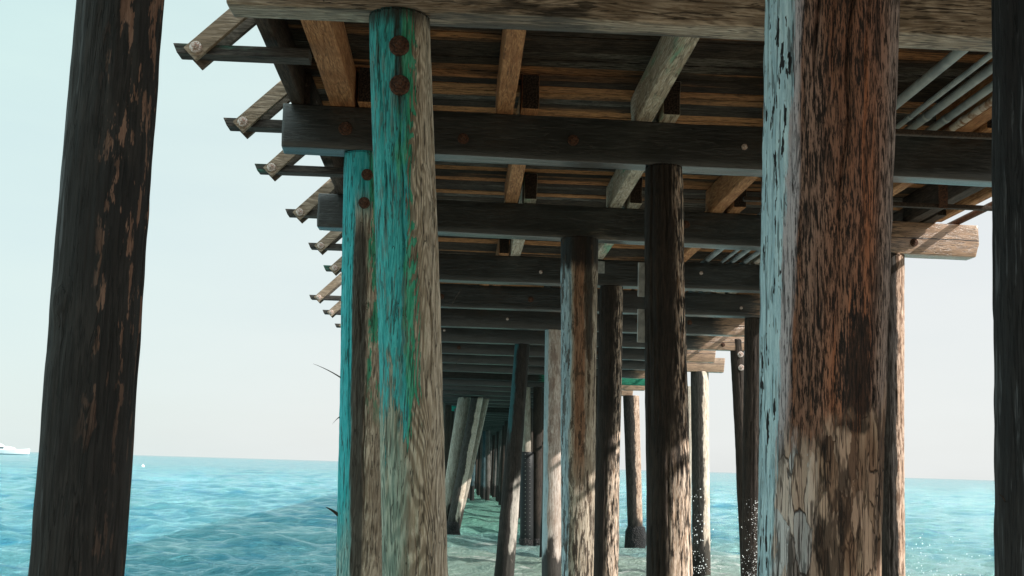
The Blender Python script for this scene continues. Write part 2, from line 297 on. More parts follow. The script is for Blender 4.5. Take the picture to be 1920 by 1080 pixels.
    kd = b.m_('ADD', b.m_('SQRT', b.m_('ADD', b.m_('MULTIPLY', kx, kx), b.m_('MULTIPLY', kz, kz))), wob(b, 24, .5, 1.6))
    bare = b.mix(b.mr(kd, .5, 1.2, .85, 0.), bare, (.014, .011, .009))
    bark = b.mix(lowm, bark, bare)
    # skylight painted as a pale blue strip down the seaward edge
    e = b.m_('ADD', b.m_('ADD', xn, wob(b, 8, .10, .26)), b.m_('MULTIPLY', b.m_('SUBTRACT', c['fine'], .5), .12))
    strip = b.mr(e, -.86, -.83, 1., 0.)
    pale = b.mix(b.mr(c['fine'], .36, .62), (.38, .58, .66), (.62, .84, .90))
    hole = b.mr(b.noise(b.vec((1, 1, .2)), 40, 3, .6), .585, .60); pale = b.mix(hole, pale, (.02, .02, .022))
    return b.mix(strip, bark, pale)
def fn_black(b, c, xn, col):
    fl = b.noise(b.vec((1, 1, .2)), 27, 4, .66)
    m = b.m_('MULTIPLY', b.mr(fl, .565, .60), b.mr(b.m_('ADD', xn, wob(b, 5, .2, .9)), -.1, .55)); m = b.m_('MULTIPLY', m, b.mr(b.z, 2.9, 3.6, .25, 1.))
    col = b.mix(b.m_('MULTIPLY', m, .8), col, b.mix(b.mr(c['fine'], .3, .7), (.13, .065, .04), (.28, .17, .12)))
    g = b.m_('MULTIPLY', b.mr(b.noise(b.vec((1, 1, .1)), 24, 3, .6), .60, .66), b.mr(xn, -.3, -.9)); return b.mix(b.m_('MULTIPLY', g, .6), col, (.12, .13, .14))
def fn_greystreak(b, c, xn, col):
    g = b.mr(b.noise(b.vec((1, 1, .08)), 30, 4, .6), .57, .66); return b.mix(b.m_('MULTIPLY', g, .75), col, (.13, .14, .15))
def fn_barky(b, c, xn, col):
    ch = b.noise(b.vec((1, 1, .16)), 34, 4, .65)
    m = b.m_('MULTIPLY', b.mr(ch, .45, .6), b.mr(b.m_('ADD', xn, wob(b, 6, .2, .9)), .1, .7))
    lowm = b.mr(b.m_('ADD', b.z, wob(b, 5, .3, 1.2)), 2.6, 3.4, 1., 0.)
    m = b.m_('MAXIMUM', m, b.m_('MULTIPLY', b.m_('MULTIPLY', lowm, b.mr(ch, .40, .58)), b.mr(xn, -.4, .2)))
    return b.mix(m, col, b.mix(b.mr(c['fine'], .35, .65), (.34, .21, .13), (.85, .70, .57)))  # bark painted paler where sun reaches, right side and low down
def fn_rufous(b, c, xn, col):
    e = b.m_('ADD', xn, wob(b, 8, .12, .6))
    rm = b.m_('MULTIPLY', b.mr(e, -.55, -.3), b.mr(e, .15, .4, 1., 0.)); rm = b.m_('MULTIPLY', rm, b.mr(b.m_('ADD', b.z, wob(b, 4, .3, 1.)), 2.6, 3.3))
    col = b.mix(b.m_('MULTIPLY', rm, .9), col, b.mix(b.mr(c['fine'], .35, .65), (.17, .075, .04), (.36, .18, .10)))
    pale = b.mr(e, -.62, -.5, 1., 0.); col = b.mix(pale, col, b.mix(b.mr(c['fine'], .35, .65), (.26, .36, .40), (.48, .60, .63)))  # skylight from the left painted as a pale blue edge
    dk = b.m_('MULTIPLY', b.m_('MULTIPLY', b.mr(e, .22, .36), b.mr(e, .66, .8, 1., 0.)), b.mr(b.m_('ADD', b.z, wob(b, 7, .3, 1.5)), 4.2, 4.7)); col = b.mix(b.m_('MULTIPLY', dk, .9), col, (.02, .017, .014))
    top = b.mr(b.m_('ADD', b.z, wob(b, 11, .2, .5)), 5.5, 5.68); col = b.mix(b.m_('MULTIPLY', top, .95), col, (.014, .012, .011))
    ch = b.mr(b.noise(b.vec((1, 1, .12)), 26, 4, .65), .50, .58); lw = b.mr(b.z, 2.2, 3.0, .9, 0.)
    pp = b.m_('MULTIPLY', b.mr(b.noise(b.vec((1, 1, .22)), 13, 5, .68), .54, .57), .8); col = b.mix(pp, col, (.07, .045, .03))
    return b.mix(b.m_('MULTIPLY', ch, lw), col, (.035, .026, .02))
def fn_split(b, c, xn, col):                                        # tar and shade painted black seaward, sunlit bare wood on the other side
    e = b.m_('ADD', xn, wob(b, 8, .2, .9)); return b.mix(b.m_('MULTIPLY', b.mr(e, .12, .24, 1., 0.), .95), col, b.mix(b.mr(c['fine'], .4, .6), (.008, .008, .008), (.05, .047, .044)))
def fn_split_worn(b, c, xn, col):
    sp = b.mr(b.noise(b.vec((1, 1, .2)), 30, 5, .7), .5, .56); col = b.mix(b.m_('MULTIPLY', sp, .75), col, (.12, .065, .04)); return fn_split(b, c, xn, col)
def fn_dark_teal(b, c, xn, col):
    e = b.m_('ADD', xn, wob(b, 9, .2, .8)); p = b.m_('MULTIPLY', b.mr(e, -.6, -.45, 1., 0.), b.mr(b.m_('ADD', b.z, wob(b, 5, .3, 1.5)), 3.4, 4.2))
    col = b.mix(b.m_('MULTIPLY', p, .6), col, (.04, .17, .19))
    pl = b.m_('MULTIPLY', b.mr(e, .1, .3), b.mr(b.m_('ADD', b.z, wob(b, 5, .3, 1.2)), 2.2, 2.9, 1., 0.)); return b.mix(b.m_('MULTIPLY', pl, .85), col, (.55, .50, .44))  # sunlit lower right side painted pale
def fn_pale_edge(b, c, xn, col):
    e = b.m_('ADD', xn, wob(b, 8, .2, .5)); mo = b.mr(b.noise(b.vec((1, 1, .5)), 5, 4, .65), .5, .62); up = b.mr(b.z, 2.6, 3.6)
    col = b.mix(b.m_('MULTIPLY', b.m_('MULTIPLY', mo, up), .6), col, (.20, .13, .10)); return b.mix(b.mr(e, -.62, -.5, .85, 0.), col, (.34, .48, .52))  # skylit left edge painted pale blue over the wood

# ------------------------------------------------------------------ sea, beach
def polar(rs, th):
    R_, T_ = np.meshgrid(rs, th, indexing='ij'); return R_*np.sin(T_), R_*np.cos(T_)
def fast_grid(name, X, Y, Z):
    n, m = X.shape; me = bpy.data.meshes.new(name); V = np.stack([X, Y, Z], -1).reshape(-1, 3).astype(np.float32)
    a = np.arange(n-1)[:, None]*m; cc = np.arange(m-1)[None, :]; Q = np.stack([a+cc, a+m+cc, a+m+cc+1, a+cc+1], -1).reshape(-1, 4).astype(np.int32)
    me.vertices.add(len(V)); me.vertices.foreach_set('co', V.ravel()); me.loops.add(Q.size); me.loops.foreach_set('vertex_index', Q.ravel())
    me.polygons.add(len(Q)); me.polygons.foreach_set('loop_start', np.arange(0, Q.size, 4, dtype=np.int32)); me.polygons.foreach_set('loop_total', np.full(len(Q), 4, dtype=np.int32))
    me.update(calc_edges=True); me.validate(); return me
def wave_h(X, Y, cell):
    rg = np.random.RandomState(3); h = np.zeros_like(X)
    for i in range(64):
        lam = 7.0*(.952**i)*(.8+.4*rg.rand()); ang = math.radians(-90+rg.normal()*34)   # mostly running ashore
        kx, ky = math.cos(ang)*2*math.pi/lam, math.sin(ang)*2*math.pi/lam; ph = rg.rand()*6.28
        a = .0175*lam**.6*(.6+.8*rg.rand()); fade = np.clip((lam/cell-2.5)/3, 0, 1)
        s = np.sin(kx*X+ky*Y+ph+1.1*np.sin(X*.11+i)+.9*np.sin(Y*.07+2*i)); h += a*fade*(1.3*((s+1)/2)**1.7-.55)
    return h
rs = [3.0]
while rs[-1] < 20: rs.append(rs[-1]*1.02)
while rs[-1] < 420: rs.append(rs[-1]*1.0042)
while rs[-1] < 40000: rs.append(rs[-1]*1.06)
rs = np.array(rs); th = np.radians(np.concatenate([np.arange(-180, -34, 2.0), np.arange(-34, 38, .13), np.arange(38, 180.1, 2.0)]))
X, Y = polar(rs, th); cell = np.maximum(np.gradient(rs), rs*math.radians(.13))[:, None]*np.ones_like(X); cell[:, (np.abs(np.degrees(th)-2) > 37)] = 30
Z = wave_h(X, Y, cell)*sstep(1200, 150, np.hypot(X, Y))
b = NB('sea water')
yy = b.y; vw = b.vec((.55, 1, 1)); vw.node.inputs[0]
n1 = b.noise(b.P, .035, 4, .6); n2 = b.noise(vw, .5, 4, .65); n3 = b.noise(vw, 2.2, 3, .6)
deep = b.mix(b.mr(n1, .38, .62), (.09, .32, .385), (.20, .45, .475))
right = b.mix(b.mr(n1, .38, .62), (.21, .43, .44), (.30, .52, .52))
col = b.mix(b.mr(b.m_('DIVIDE', b.x, b.m_('ADD', b.m_('ABSOLUTE', b.y), 20.)), -.10, .16), deep, right)
col = b.mix(b.m_('MULTIPLY', b.mr(n2, .50, .66), .6), col, (.02, .27, .42))
stk = b.noise(b.vec((.22, 1, 1)), 1.7, 5, .72); stk2 = b.noise(b.vec((.3, 1, 1)), .35, 4, .6)
col = b.mix(b.m_('MULTIPLY', b.mr(stk, .53, .60), b.mr(stk2, .40, .60, .1, .75)), col, (.02, .22, .38)); col = b.mix(b.m_('MULTIPLY', b.mr(stk, .46, .40), .35), col, (.45, .72, .76))  # dark and bright ripple streaks painted in place of sky reflection contrast
near = b.mr(b.m_('ADD', b.y, b.m_('MULTIPLY', b.m_('SUBTRACT', b.noise(b.vec((.4, 1, 1)), .16, 4), .5), 22.)), 36., 56., 1., 0.)
sand = b.m_('MULTIPLY', near, b.mr(b.m_('ADD', b.x, b.m_('MULTIPLY', b.m_('SUBTRACT', n1, .5), 10)), -2.5, 0.))
sand = b.m_('MULTIPLY', sand, b.mr(b.x, 7., 16., 1., .35))
col = b.mix(b.m_('MULTIPLY', sand, .85), col, (.30, .38, .30))
grn = b.m_('MULTIPLY', b.mr(b.x, -3., 0.), b.mr(b.x, 6., 9., 1., 0.)); grn = b.m_('MULTIPLY', grn, b.mr(b.y, 40, 60)); col = b.mix(b.m_('MULTIPLY', grn, .85), col, (.16, .36, .26))
foam = b.m_('MULTIPLY', b.mr(b.noise(b.vec((.35, 1, 1)), 1.6, 5, .7), .54, .66), b.mr(b.m_('MAXIMUM', sand, b.mr(b.noise(b.vec((.3, 1, 1)), .12, 3), .60, .68, 0., .25)), .1, .9))
col = b.mix(b.m_('MULTIPLY', foam, .8), col, (.75, .77, .72))
bounce_surf = b.m_('MULTIPLY', b.mr(b.m_('ADD', b.y, b.m_('MULTIPLY', b.m_('SUBTRACT', b.noise(b.P, .2, 4), .5), 8.)), 24., 29., 1., 0.), b.mr(b.y, 13., 16.)); bounce_surf = b.m_('MULTIPLY', bounce_surf, b.mr(b.noise(b.P, .7, 5, .65), .36, .5)); col = b.mix(b.m_('MULTIPLY', bounce_surf, .9), col, (.80, .81, .78))  # white foam out of view, added to bounce light up under the pier
hh = b.m_('ADD', b.noise(vw, 2.3, 6, .7), b.m_('MULTIPLY', b.noise(vw, 9, 3, .6), .3))
M['water'] = b.done(col, .10, b.bump(hh, .8, 1.), .5, b.m_('MULTIPLY', b.mr(b.m_('SQRT', b.m_('ADD', b.m_('MULTIPLY', b.x, b.x), b.m_('MULTIPLY', b.y, b.y))), 60., 500., .72, .92), b.m_('SUBTRACT', 1., b.m_('MAXIMUM', b.m_('MAXIMUM', foam, bounce_surf), b.m_('MAXIMUM', sand, grn))))); b.bsdf.inputs['IOR'].default_value = 1.33; b.bsdf.inputs['Specular Tint'].default_value = (.66, .94, .98, 1)
sea = link('water', fast_grid('water', X, Y, Z), M['water']); tag(sea, 'turquoise sea with small wind ripples and foam near the piles', kind='structure')

# beach behind and under the viewer, falling into the sea
gx = np.concatenate([np.linspace(-400, -40, 30), np.linspace(-36, 44, 60), np.linspace(50, 400, 30)]); gy = np.concatenate([np.linspace(-300, -60, 20), np.linspace(-56, 34, 80)])
GX, GY = np.meshgrid(gx, gy, indexing='ij')
GZ = 1.35-.105*np.clip(GY, -3, 40)-.0016*np.clip(GY, 0, 40)**2; GZ = GZ+sstep(-3, -13, GY)*(2.6+.5*np.sin(GX*.05))*(1-.62*sstep(9., 6., np.abs(GX-2.6)))*(1-.6*sstep(-5, -14, GX))+sstep(-13, -90, GY)*5  # unseen bank behind, its height shaped to set light on front faces
GZ = GZ+.12*fbm(np.stack([GX*.3, GY*.3, GX*0], -1).reshape(-1, 3)).reshape(GX.shape)
b = NB('wet sand'); n = b.noise(b.P, .5, 5); blf = b.mr(b.z, 2.2, 3.6); M['sand'] = b.done(b.mix(blf, b.mix(b.mr(n, .35, .65), (.15, .12, .085), (.22, .18, .13)), b.mix(b.mr(n, .35, .65), (.05, .045, .03), (.09, .075, .05))), .8, b.bump(b.noise(b.P, 6, 5), .05))
tag(link('beach', fast_grid('beach', GX, GY, GZ), M['sand']), 'brown sand beach under the shore end of the pier', kind='structure')

# ------------------------------------------------------------------ the pier above the piles
ROWS = [(-22.2, 0), (-18.5, 0), (-14.8, 0), (-11.1, 0), (-7.35, 0), (-3.6, 0), (.15, 0), (3.95, 0), (7.67, 0), (11.35, .03), (15.25, .05), (19.25, 0), (22.6, -.02), (25.75, 0), (29.0, 0), (32.2, 0), (35.3, 0)]
y = 35.3
while y < 205: y += 3.2; ROWS.append((y, 0))
pier = empty('pier_deck', (2.6, 7.67, 6.0)); tag(pier, 'long weathered timber pier deck carried on dark cross beams over the water', 'pier')
def pc(o):
    """keep world place while hanging a part on the pier"""
    o.parent = pier; o.matrix_parent_inverse = Matrix.Translation(-pier.location); return o
rnd = random.Random(5); caps = {}
CAPZ, CAPH, CAPW = 6.0, .44, .28
for i, (y, sk) in enumerate(ROWS):
    n = i-7                                                         # 0 is the row of piles nearest the camera
    if n < -1: continue
    xl = {1: -1.66, 2: -1.84, 3: -1.95}.get(n, -1.85+rnd.uniform(-.1, .1)); xr = {3: 6.98, 8: 7.0, 9: 7.95}.get(n, 6.9+rnd.uniform(-.15, .3))
    jz = rnd.uniform(-.022, .022) if n > 3 else 0.
    mt = M['cap_pale'] if n == 1 else M['cap_green'] if n == 11 else M['cap_teal'] if n in (18, 19) else M['cap']
    c = pc(beam('cap_beam', (xl, y+sk*xl, CAPZ+CAPH/2+jz), (xr, y+sk*xr, CAPZ+CAPH/2-jz), CAPW, CAPH, mt, amp=.009 if n < 6 else .006, seg=.07 if -1 < n < 6 else .6, bev=.011, seed=i, dense=(-1 < n < 6), endcut=.05))
    caps[n] = c
caps[1]['label'] = 'pale weathered cross beam nearest the viewer, with knots and worn grey edges'
caps[11]['label'] = 'cross beam with its sunny end painted green'; caps[19]['label'] = 'far cross beam painted teal at its seaward end'
# deck planks
V = []; F = []; BA = []; rp = np.random.RandomState(11); y = -.1; 
while y < 206:
    wd = .19+rp.uniform(-.012, .012); gap = rp.choice([.003, .006, .012, .022], p=[.4, .3, .2, .1]); z0 = 6.80+rp.uniform(0, .008); xl = -1.74-rp.uniform(0, .05); xr = 6.42+rp.uniform(0, .05)
    xs = np.linspace(xl, xr, 14 if 3 < y < 24 else 2); k0 = len(V); BA += [rp.rand()]*(4*len(xs))
    for x in xs:
        dz = rp.uniform(-.003, .003)
        V += [(x, y, z0+dz), (x, y+wd, z0+dz+rp.uniform(-.002, .002)), (x, y+wd, z0+.07), (x, y, z0+.07)]
    for k in range(len(xs)-1):
        a = k0+k*4
        for q in range(4): F.append((a+q, a+(q+1) % 4, a+4+(q+1) % 4, a+4+q)[::-1])
    e = k0+(len(xs)-1)*4; F.append((k0, k0+1, k0+2, k0+3)); F.append((e+3, e+2, e+1, e)); y += wd+gap
dm = mesh('planking', V, F); aa = dm.attributes.new('board', 'FLOAT', 'POINT'); aa.data.foreach_set('value', np.array(BA, dtype=np.float32)); dk = pc(link('planking', dm, M['deck'], smooth=False))
# stringers, one span each, lapped side by side on the beams
base = [-1.24, .35, 1.74, 3.12, 4.95, 5.85]; OFF = {1: 0, 2: .22, 3: .45, 4: .25, 5: .02, 6: .22, 7: .44, 8: .22, 9: 0, 0: -.2, -1: 0}
mats = {(1, 0): 'stringer', (1, 1): 'stringer', (1, 2): 'stringer_grey', (2, 2): 'stringer_grey', (3, 2): 'stringer_grey', (3, 1): 'stringer_grey', (3, 3): 'stringer'}
for n in range(-1, 10):
    ya, yb = ROWS[n+7][0], ROWS[n+8][0]
    for j, x in enumerate(base):
        wdt = .24 if (n == 1 and j == 0) else .165
        x = x+OFF[n]+rnd.uniform(-.02, .02); dz = 0
        mm = M[mats.get((n, j), rnd.choice(['stringer', 'stringer', 'stringer_dark', 'stringer_grey']) if n > 3 or j > 3 else 'stringer')]
        pc(beam('stringer', (x, ya-.32, 6.44+.18), (x, yb+.32, 6.44+.18), wdt, .355, mm, amp=.006, seg=.25, bev=.01, seed=n*9+j, dense=(1 <= n <= 3)))
    if n % 1 == 0:
        for x, q in ((-1.70, 'stringer_dark'), (6.33, 'stringer')):
            pc(beam('edge_stringer', (x+(.0 if n % 2 else .05), ya-.1, 6.44+.178), (x+(.0 if n % 2 else .05), yb+.1, 6.44+.178), .12, .35, M[q], amp=.012 if q == 'stringer_dark' else .005, seg=.15, bev=.015, seed=50+n))
# bolts
b = NB('rusty iron'); nn = b.noise(b.P, 55, 4); M['rust'] = b.done(b.mix(b.mr(nn, .35, .65), (.035, .022, .017), (.13, .06, .035)), .7, b.bump(nn, .006), .4, .3)
b = NB('galvanised bolt'); nn = b.noise(b.P, 60, 3); M['galv'] = b.done(b.mix(b.mr(nn, .4, .62), (.62, .58, .54), (.35, .20, .15)), .6, b.bump(nn, .004), .5, .15)
b = NB('grey plate'); nn = b.noise(b.P, 9, 4); M['plate'] = b.done(b.mix(b.mr(nn, .35, .65), (.22, .23, .22), (.38, .39, .37)), .6, b.bump(nn, .003), .4, .3)
def bolt_mesh(rad, mat, name='bolt'):
    """round washer with a domed hexagon nut and shank end, axis along -y"""
    bm = bmesh.new()
    def disc(r_, y0, y1, seg, r2=None):
        r2 = r_ if r2 is None else r2
        A = [bm.verts.new((r_*math.cos(2*math.pi*k/seg), -y0, r_*math.sin(2*math.pi*k/seg))) for k in range(seg)]
        B = [bm.verts.new((r2*math.cos(2*math.pi*k/seg), -y1, r2*math.sin(2*math.pi*k/seg))) for k in range(seg)]
        for k in range(seg): bm.faces.new((A[k], A[(k+1) % seg], B[(k+1) % seg], B[k]))
        bm.faces.new(B); bm.faces.new(A[::-1])
    disc(rad*.97, -.03, .012, 24, rad); disc(rad, .0121, .020, 24, rad*.9); disc(rad*.52, .0195, .045, 6); disc(rad*.25, .0449, .066, 12, rad*.2)
    me = bpy.data.meshes.new(name); bm.to_mesh(me); bm.free(); me.materials.append(mat); return me
BM = {'galv': bolt_mesh(.05, M['galv']), 'rust': bolt_mesh(.068, M['rust']), 'rust_s': bolt_mesh(.055, M['rust']), 'galv_s': bolt_mesh(.03, M['galv'])}
def bolt(kind, p, parent, rz=0):
    o = bpy.data.objects.new('bolt', BM[kind]); C.objects.link(o); pw = parent.matrix_world if False else None
    o.parent = parent; o.rotation_euler = (0, 0, rz); loc = Vector(p); q = parent
    while q is not None:
        if q is pier: break
        loc = loc-Vector(q.location); q = q.parent
    o.location = loc; return o
bolt('rust', (-1.22, 11.35-CAPW/2-.04, 6.21), caps[2])
bolt('rust_s', (4.1, 15.25+.2-CAPW/2, 6.2), caps[3])
rb = random.Random(8)
for n in range(2, 9):
    for x in (-.3, 1.2, 2.75, 3.9, 5.2, 6.3):
        if rb.random() < .75: xx = x+rb.uniform(-.25, .25); bolt(rb.choice(['rust_s', 'galv_s']), (xx, ROWS[n+7][0]+ROWS[n+7][1]*xx-CAPW/2-.004, 6.22+rb.uniform(-.09, .1)), caps[n])
def plate(name, cx, cz, y0, w_, h_, mat, parent, t=.012, rz=0):
    bm = bmesh.new(); bmesh.ops.create_cube(bm, size=1); bmesh.ops.scale(bm, vec=(w_, t, h_), verts=bm.verts); bmesh.ops.bevel(bm, geom=bm.edges[:], offset=.004, segments=1, affect='EDGES')
    for sx in (-.36, .36):
        for sz in (-.36, .36):
            mtx = Matrix.Translation((w_*sx, -t/2-.003, h_*sz)) @ Matrix.Rotation(math.pi/2, 4, 'X'); bmesh.ops.create_cone(bm, cap_ends=True, segments=8, radius1=.012, radius2=.009, depth=.012, matrix=mtx)
    me = bpy.data.meshes.new(name); bm.to_mesh(me); bm.free(); me.materials.append(mat)
    o = bpy.data.objects.new(name, me); C.objects.link(o); o.parent = parent; o.rotation_euler = (0, 0, rz)
    loc = Vector((cx, y0, cz))-Vector(parent.location); o.location = loc; return o
plate('metal_plate', 5.62, 6.29, 22.6-CAPW/2-.012, .42, .26, M['plate'], caps[5])
plate('metal_plate', 2.2, 6.3, 19.25-CAPW/2-.012, .2, .2, M['plate'], caps[4])

# outriggers along the seaward edge: flat arm, a pair of sloping braces bolted at its tip
def outrigger(y, xt, light=True, seed=0):
    z = 6.33
    a = pc(beam('outrigger', (-1.36, y, z), (xt, y, z), .18, .085, M['arm'], amp=.004, seg=.1, bev=.003, seed=seed, endcut=.05)); a.name = 'outrigger'
    for k, dy in enumerate((-.115, .115)):
        s = .10; x0 = xt+.155; z0 = z-.06
        p0 = Vector((x0, y+dy, z0)); p1 = Vector((min(-1.83, x0+.60), y+dy, z0+min(-1.83, x0+.60)-x0)); 
        q = beam('brace', p0, p1, .052, .145, M['brace'] if light and k == 0 else M['brace'] if (seed % 3 and k == 0) else M['brace_dark'], None, amp=.003, seg=.1, bev=.003, seed=seed+k*5)
        q.parent = a; q.location = Vector(q.location)-a.location
        if k == 0: bolt('galv', (x0+.05, y+dy-.032, z0+.05), a)
    return a
for k, y in enumerate([3.9, 5.75, 7.6, 9.48, 11.6, 13.42, 15.85, 18.3, 20.4]): outrigger(y, -2.48, k not in (8,), k)
for k, y in enumerate([24.2, 26.6, 29.2, 31.5, 34., 36.5]): outrigger(y, -3.2, True, 20+k)
# transverse hangers that carry the pipes
for y in (10.5, 13.42):
    h = pc(beam('pipe_hanger', (3.25, y, 6.2), (6.30, y, 6.2), .07, .05, M['stringer_dark'], amp=.004, seg=.2, bev=.006, seed=int(y)))
    for x in (3.5, 5.63):
        s = beam('hanger_strap', (x, y-.05, 6.17), (x, y-.05, 6.62), .012, .11, M['rust'], None, amp=0, seg=.2, bev=.003, up=(1, 0, 0)); s.parent = h; s.location = Vector(s.location)-h.location
# ------------------------------------------------------------------ pipes under the deck
b = NB('grey conduit'); nn = b.noise(b.P, 3, 4); M['pipe'] = b.done(b.mix(b.mr(nn, .35, .65), (.17, .20, .21), (.30, .34, .34)), .45, None, .4)
b = NB('rusted pipe'); nn = b.noise(b.P, 6, 5, .65); M['pipe_r'] = b.done(b.mix(b.mr(nn, .45, .6), (.55, .49, .42), (.26, .16, .10)), .7, b.bump(nn, .004), .3)
for x, rad, z, mt, lab in [(4.03, .046, 6.51, 'pipe', 'thick smooth grey pipe under the deck, nearest the big brown pile'),
        (4.27, .026, 6.475, 'pipe', 'thinnest grey pipe under the deck, second from the big brown pile'),
        (4.45, .042, 6.50, 'pipe', 'medium grey pipe in the middle of the five under the deck'),
        (4.66, .038, 6.495, 'pipe', 'dull grey jointed pipe fourth from the big brown pile'),
        (4.84, .038, 6.49, 'pipe_r', 'rust stained pale pipe, nearest the dark pile at the right border')]:
    t = empty('utility_pipe', (x, 3., z)); tag(t, lab, 'pipe', 'pipes slung under the pier deck')
    cylinder('pipe_run', (x, 3., z), (x+.02, 60, z), rad, M[mt], None, 20, 12).parent = t; t.children[0].location = (0, 0, 0)
    for yj in (6.4+x*.3, 10.2+x*.15, 13.1+x*.1, 16.8, 22.4): 
        c = cylinder('pipe_collar', (x, yj, z), (x, yj+.09, z), rad*1.16, M[mt], None, 20, 2, bev=.006); c.parent = t; c.location = Vector((0, yj-3., 0))
t = empty('edge_pipe', (6.62, 6., 6.47)); tag(t, 'dark slanting pipe along the sunny outer edge of the pier deck', 'pipe')
c = cylinder('pipe_run', (6.72, 6., 6.50), (6.80, 48, 6.50), .045, M['rust'], None, 16, 10); c.parent = t; c.location = c.location-t.location
c = cylinder('pipe_collar', (6.742, 14.2, 6.50), (6.743, 14.33, 6.50), .06, M['rust'], None, 16, 2, bev=.006); c.parent = t; c.location = c.location-t.location

# ------------------------------------------------------------------ piles
def pile_mesh(name, pb, pt, rb, rt, z0, nseg, zr, groove, lump, seed, knots=0, ztop=CAPZ):
    """pb, pt: axis (x, y, z) low and high; zr: list of z levels"""
    pb = np.array(pb, float); pt = np.array(pt, float); d = (pt-pb)/(pt[2]-pb[2])
    th_ = np.linspace(0, 2*np.pi, nseg, endpoint=False); zr = np.array(zr); T, Zz = np.meshgrid(th_, zr); cx, sx = np.cos(T), np.sin(T)
    R_ = rb+(rt-rb)*np.clip((Zz-pb[2])/(pt[2]-pb[2]), -.4, 1.1)
    P = np.stack([cx*R_, sx*R_, Zz], -1).reshape(-1, 3)+seed*5.3
    lo = fbm(P*np.array([2.2, 2.2, .55]), 3); lo2 = fbm(P*np.array([9., 9., 2.6])+3.3, 2)
    g = vnoise(P*np.array([34., 34., .9])); g2 = vnoise(P*np.array([70., 70., 4.]) + 5)
    gr = -np.clip((.34-g)*4, 0, 1)*groove-np.clip((.4-g2)*3, 0, 1)*groove*.35
    dr = (lo*lump*1.6+lo2*lump*.45+gr).reshape(T.shape)
    rk = np.random.RandomState(seed+90)
    for _ in range(knots):
        a0, zk, s_ = rk.uniform(-2.6, -.5), rk.uniform(2.5, 5.5), rk.uniform(.03, .055)
        da = (np.angle(np.exp(1j*(T-a0))))*R_; dd = np.hypot(da, (Zz-zk)*.8)/s_; dr += .014*np.exp(-dd**2)-.010*np.exp(-(dd*2.2)**2)
    dr += .0055*(vnoise(P*np.array([38., 38., 9.])+17)-.5).reshape(T.shape)*(1 if groove > .006 else .3)
    for _ in range(int(9 if groove > .009 else 0)):
        a0, zk, hl, dp = rk.uniform(-3.1, .1), rk.uniform(1.5, 5.8), rk.uniform(.25, 1.1), rk.uniform(.012, .032)
        mz = a0+.10*np.sin(Zz*rk.uniform(1, 3)+seed)+.03*np.sin(Zz*13+seed); da = np.abs(np.angle(np.exp(1j*(T-mz))))*R_
        dr -= dp*np.exp(-(da/.0065)**2)*np.clip(1-((Zz-zk)/hl)**2, 0, 1)
    top = zr > ztop-.05; R2 = R_+dr; R2[-1] -= .012
    G = np.stack([d[0]*(Zz-pb[2])+pb[0]+cx*R2, d[1]*(Zz-pb[2])+pb[1]+sx*R2, Zz], -1)
    org = pb-d*pb[2]
    return grid_mesh(name, G-org), tuple(org), (float(d[0]), float(d[1]))
def levels(z0, z1, fine0, fine1, df, dc):
    a = list(np.arange(z0, fine0, dc))+list(np.arange(fine0, fine1, df))+list(np.arange(fine1, z1-.02, dc))+[z1-.02, z1-.006, z1]
    return a
PILE_G = 'round timber piles carrying the pier'
def near_pile(label, mat_fn, pb, pt, rb, rt, nseg, fine, df, groove, lump, seed, knots=0, top=CAPZ+.002, mk=None, zlow=-1.2, ztop_open=False):
    me, org, d = pile_mesh('pier_pile', pb, pt, rb, rt, zlow, nseg, levels(zlow, top, fine[0], fine[1], df, .1), groove, lump, seed, knots, top)
    o = link('pier_pile', me, mk(d, (rb+rt)/2), None, org); tag(o, label, 'pile', PILE_G); return o
def child_at(o, par, loc): o.parent = par; o.location = Vector(loc)-Vector(par.location); return o

tan = dict(light=(.66, .60, .48), mid=(.36, .29, .20), dark=(.03, .024, .018))
mk_t1 = lambda d, r_: pile_mat('teal painted front pile', tan['light'], tan['mid'], tan['dark'], .9, .8, 60, .007, fn_teal_front, None, .8, d, r_)
mk_t2 = lambda d, r_: pile_mat('teal painted rear pile', tan['light'], (.24, .19, .135), tan['dark'], .8, .85, 60, .007, fn_teal_back, None, .8, d, r_)
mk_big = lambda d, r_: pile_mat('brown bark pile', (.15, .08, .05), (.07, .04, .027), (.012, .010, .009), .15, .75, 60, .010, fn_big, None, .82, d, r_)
mk_blk = lambda d, r_: pile_mat('tarred black pile', (.027, .025, .023), (.012, .0115, .011), (.006, .007, .007), .3, .6, 60, .010, fn_black, None, .75, d, r_)
mk_rgt = lambda d, r_: pile_mat('tarred grey streaked pile', (.035, .034, .034), (.017, .017, .018), (.006, .006, .006), .3, .7, 60, .010, fn_greystreak, None, .7, d, r_)
mk_brk = lambda d, r_: pile_mat('dark barky pile', (.038, .028, .021), (.016, .013, .011), (.008, .007, .006), .2, .6, 50, .014, fn_barky, 1.1, .85, d, r_)
mk_ruf = lambda d, r_: pile_mat('rufous worn pile', (.60, .52, .42), (.30, .235, .17), (.02, .017, .014), .4, .7, 50, .010, fn_rufous, 1.2, .85, d, r_)
mk_pal = lambda d, r_: pile_mat('smooth pale pile', (.66, .59, .53), (.34, .26, .21), (.05, .04, .03), .35, .5, 40, .006, fn_pale_edge, 1.35, .7, d, r_)
mk_spl = lambda d, r_: pile_mat('half tarred shaded pile', (.78, .70, .60), (.52, .41, .31), (.03, .025, .02), .3, .6, 50, .010, fn_split, .9, .85, d, r_)
mk_spw = lambda d, r_: pile_mat('half tarred shaded worn pile', (.66, .50, .40), (.40, .26, .18), (.03, .025, .02), .3, .7, 50, .010, fn_split_worn, .9, .85, d, r_)
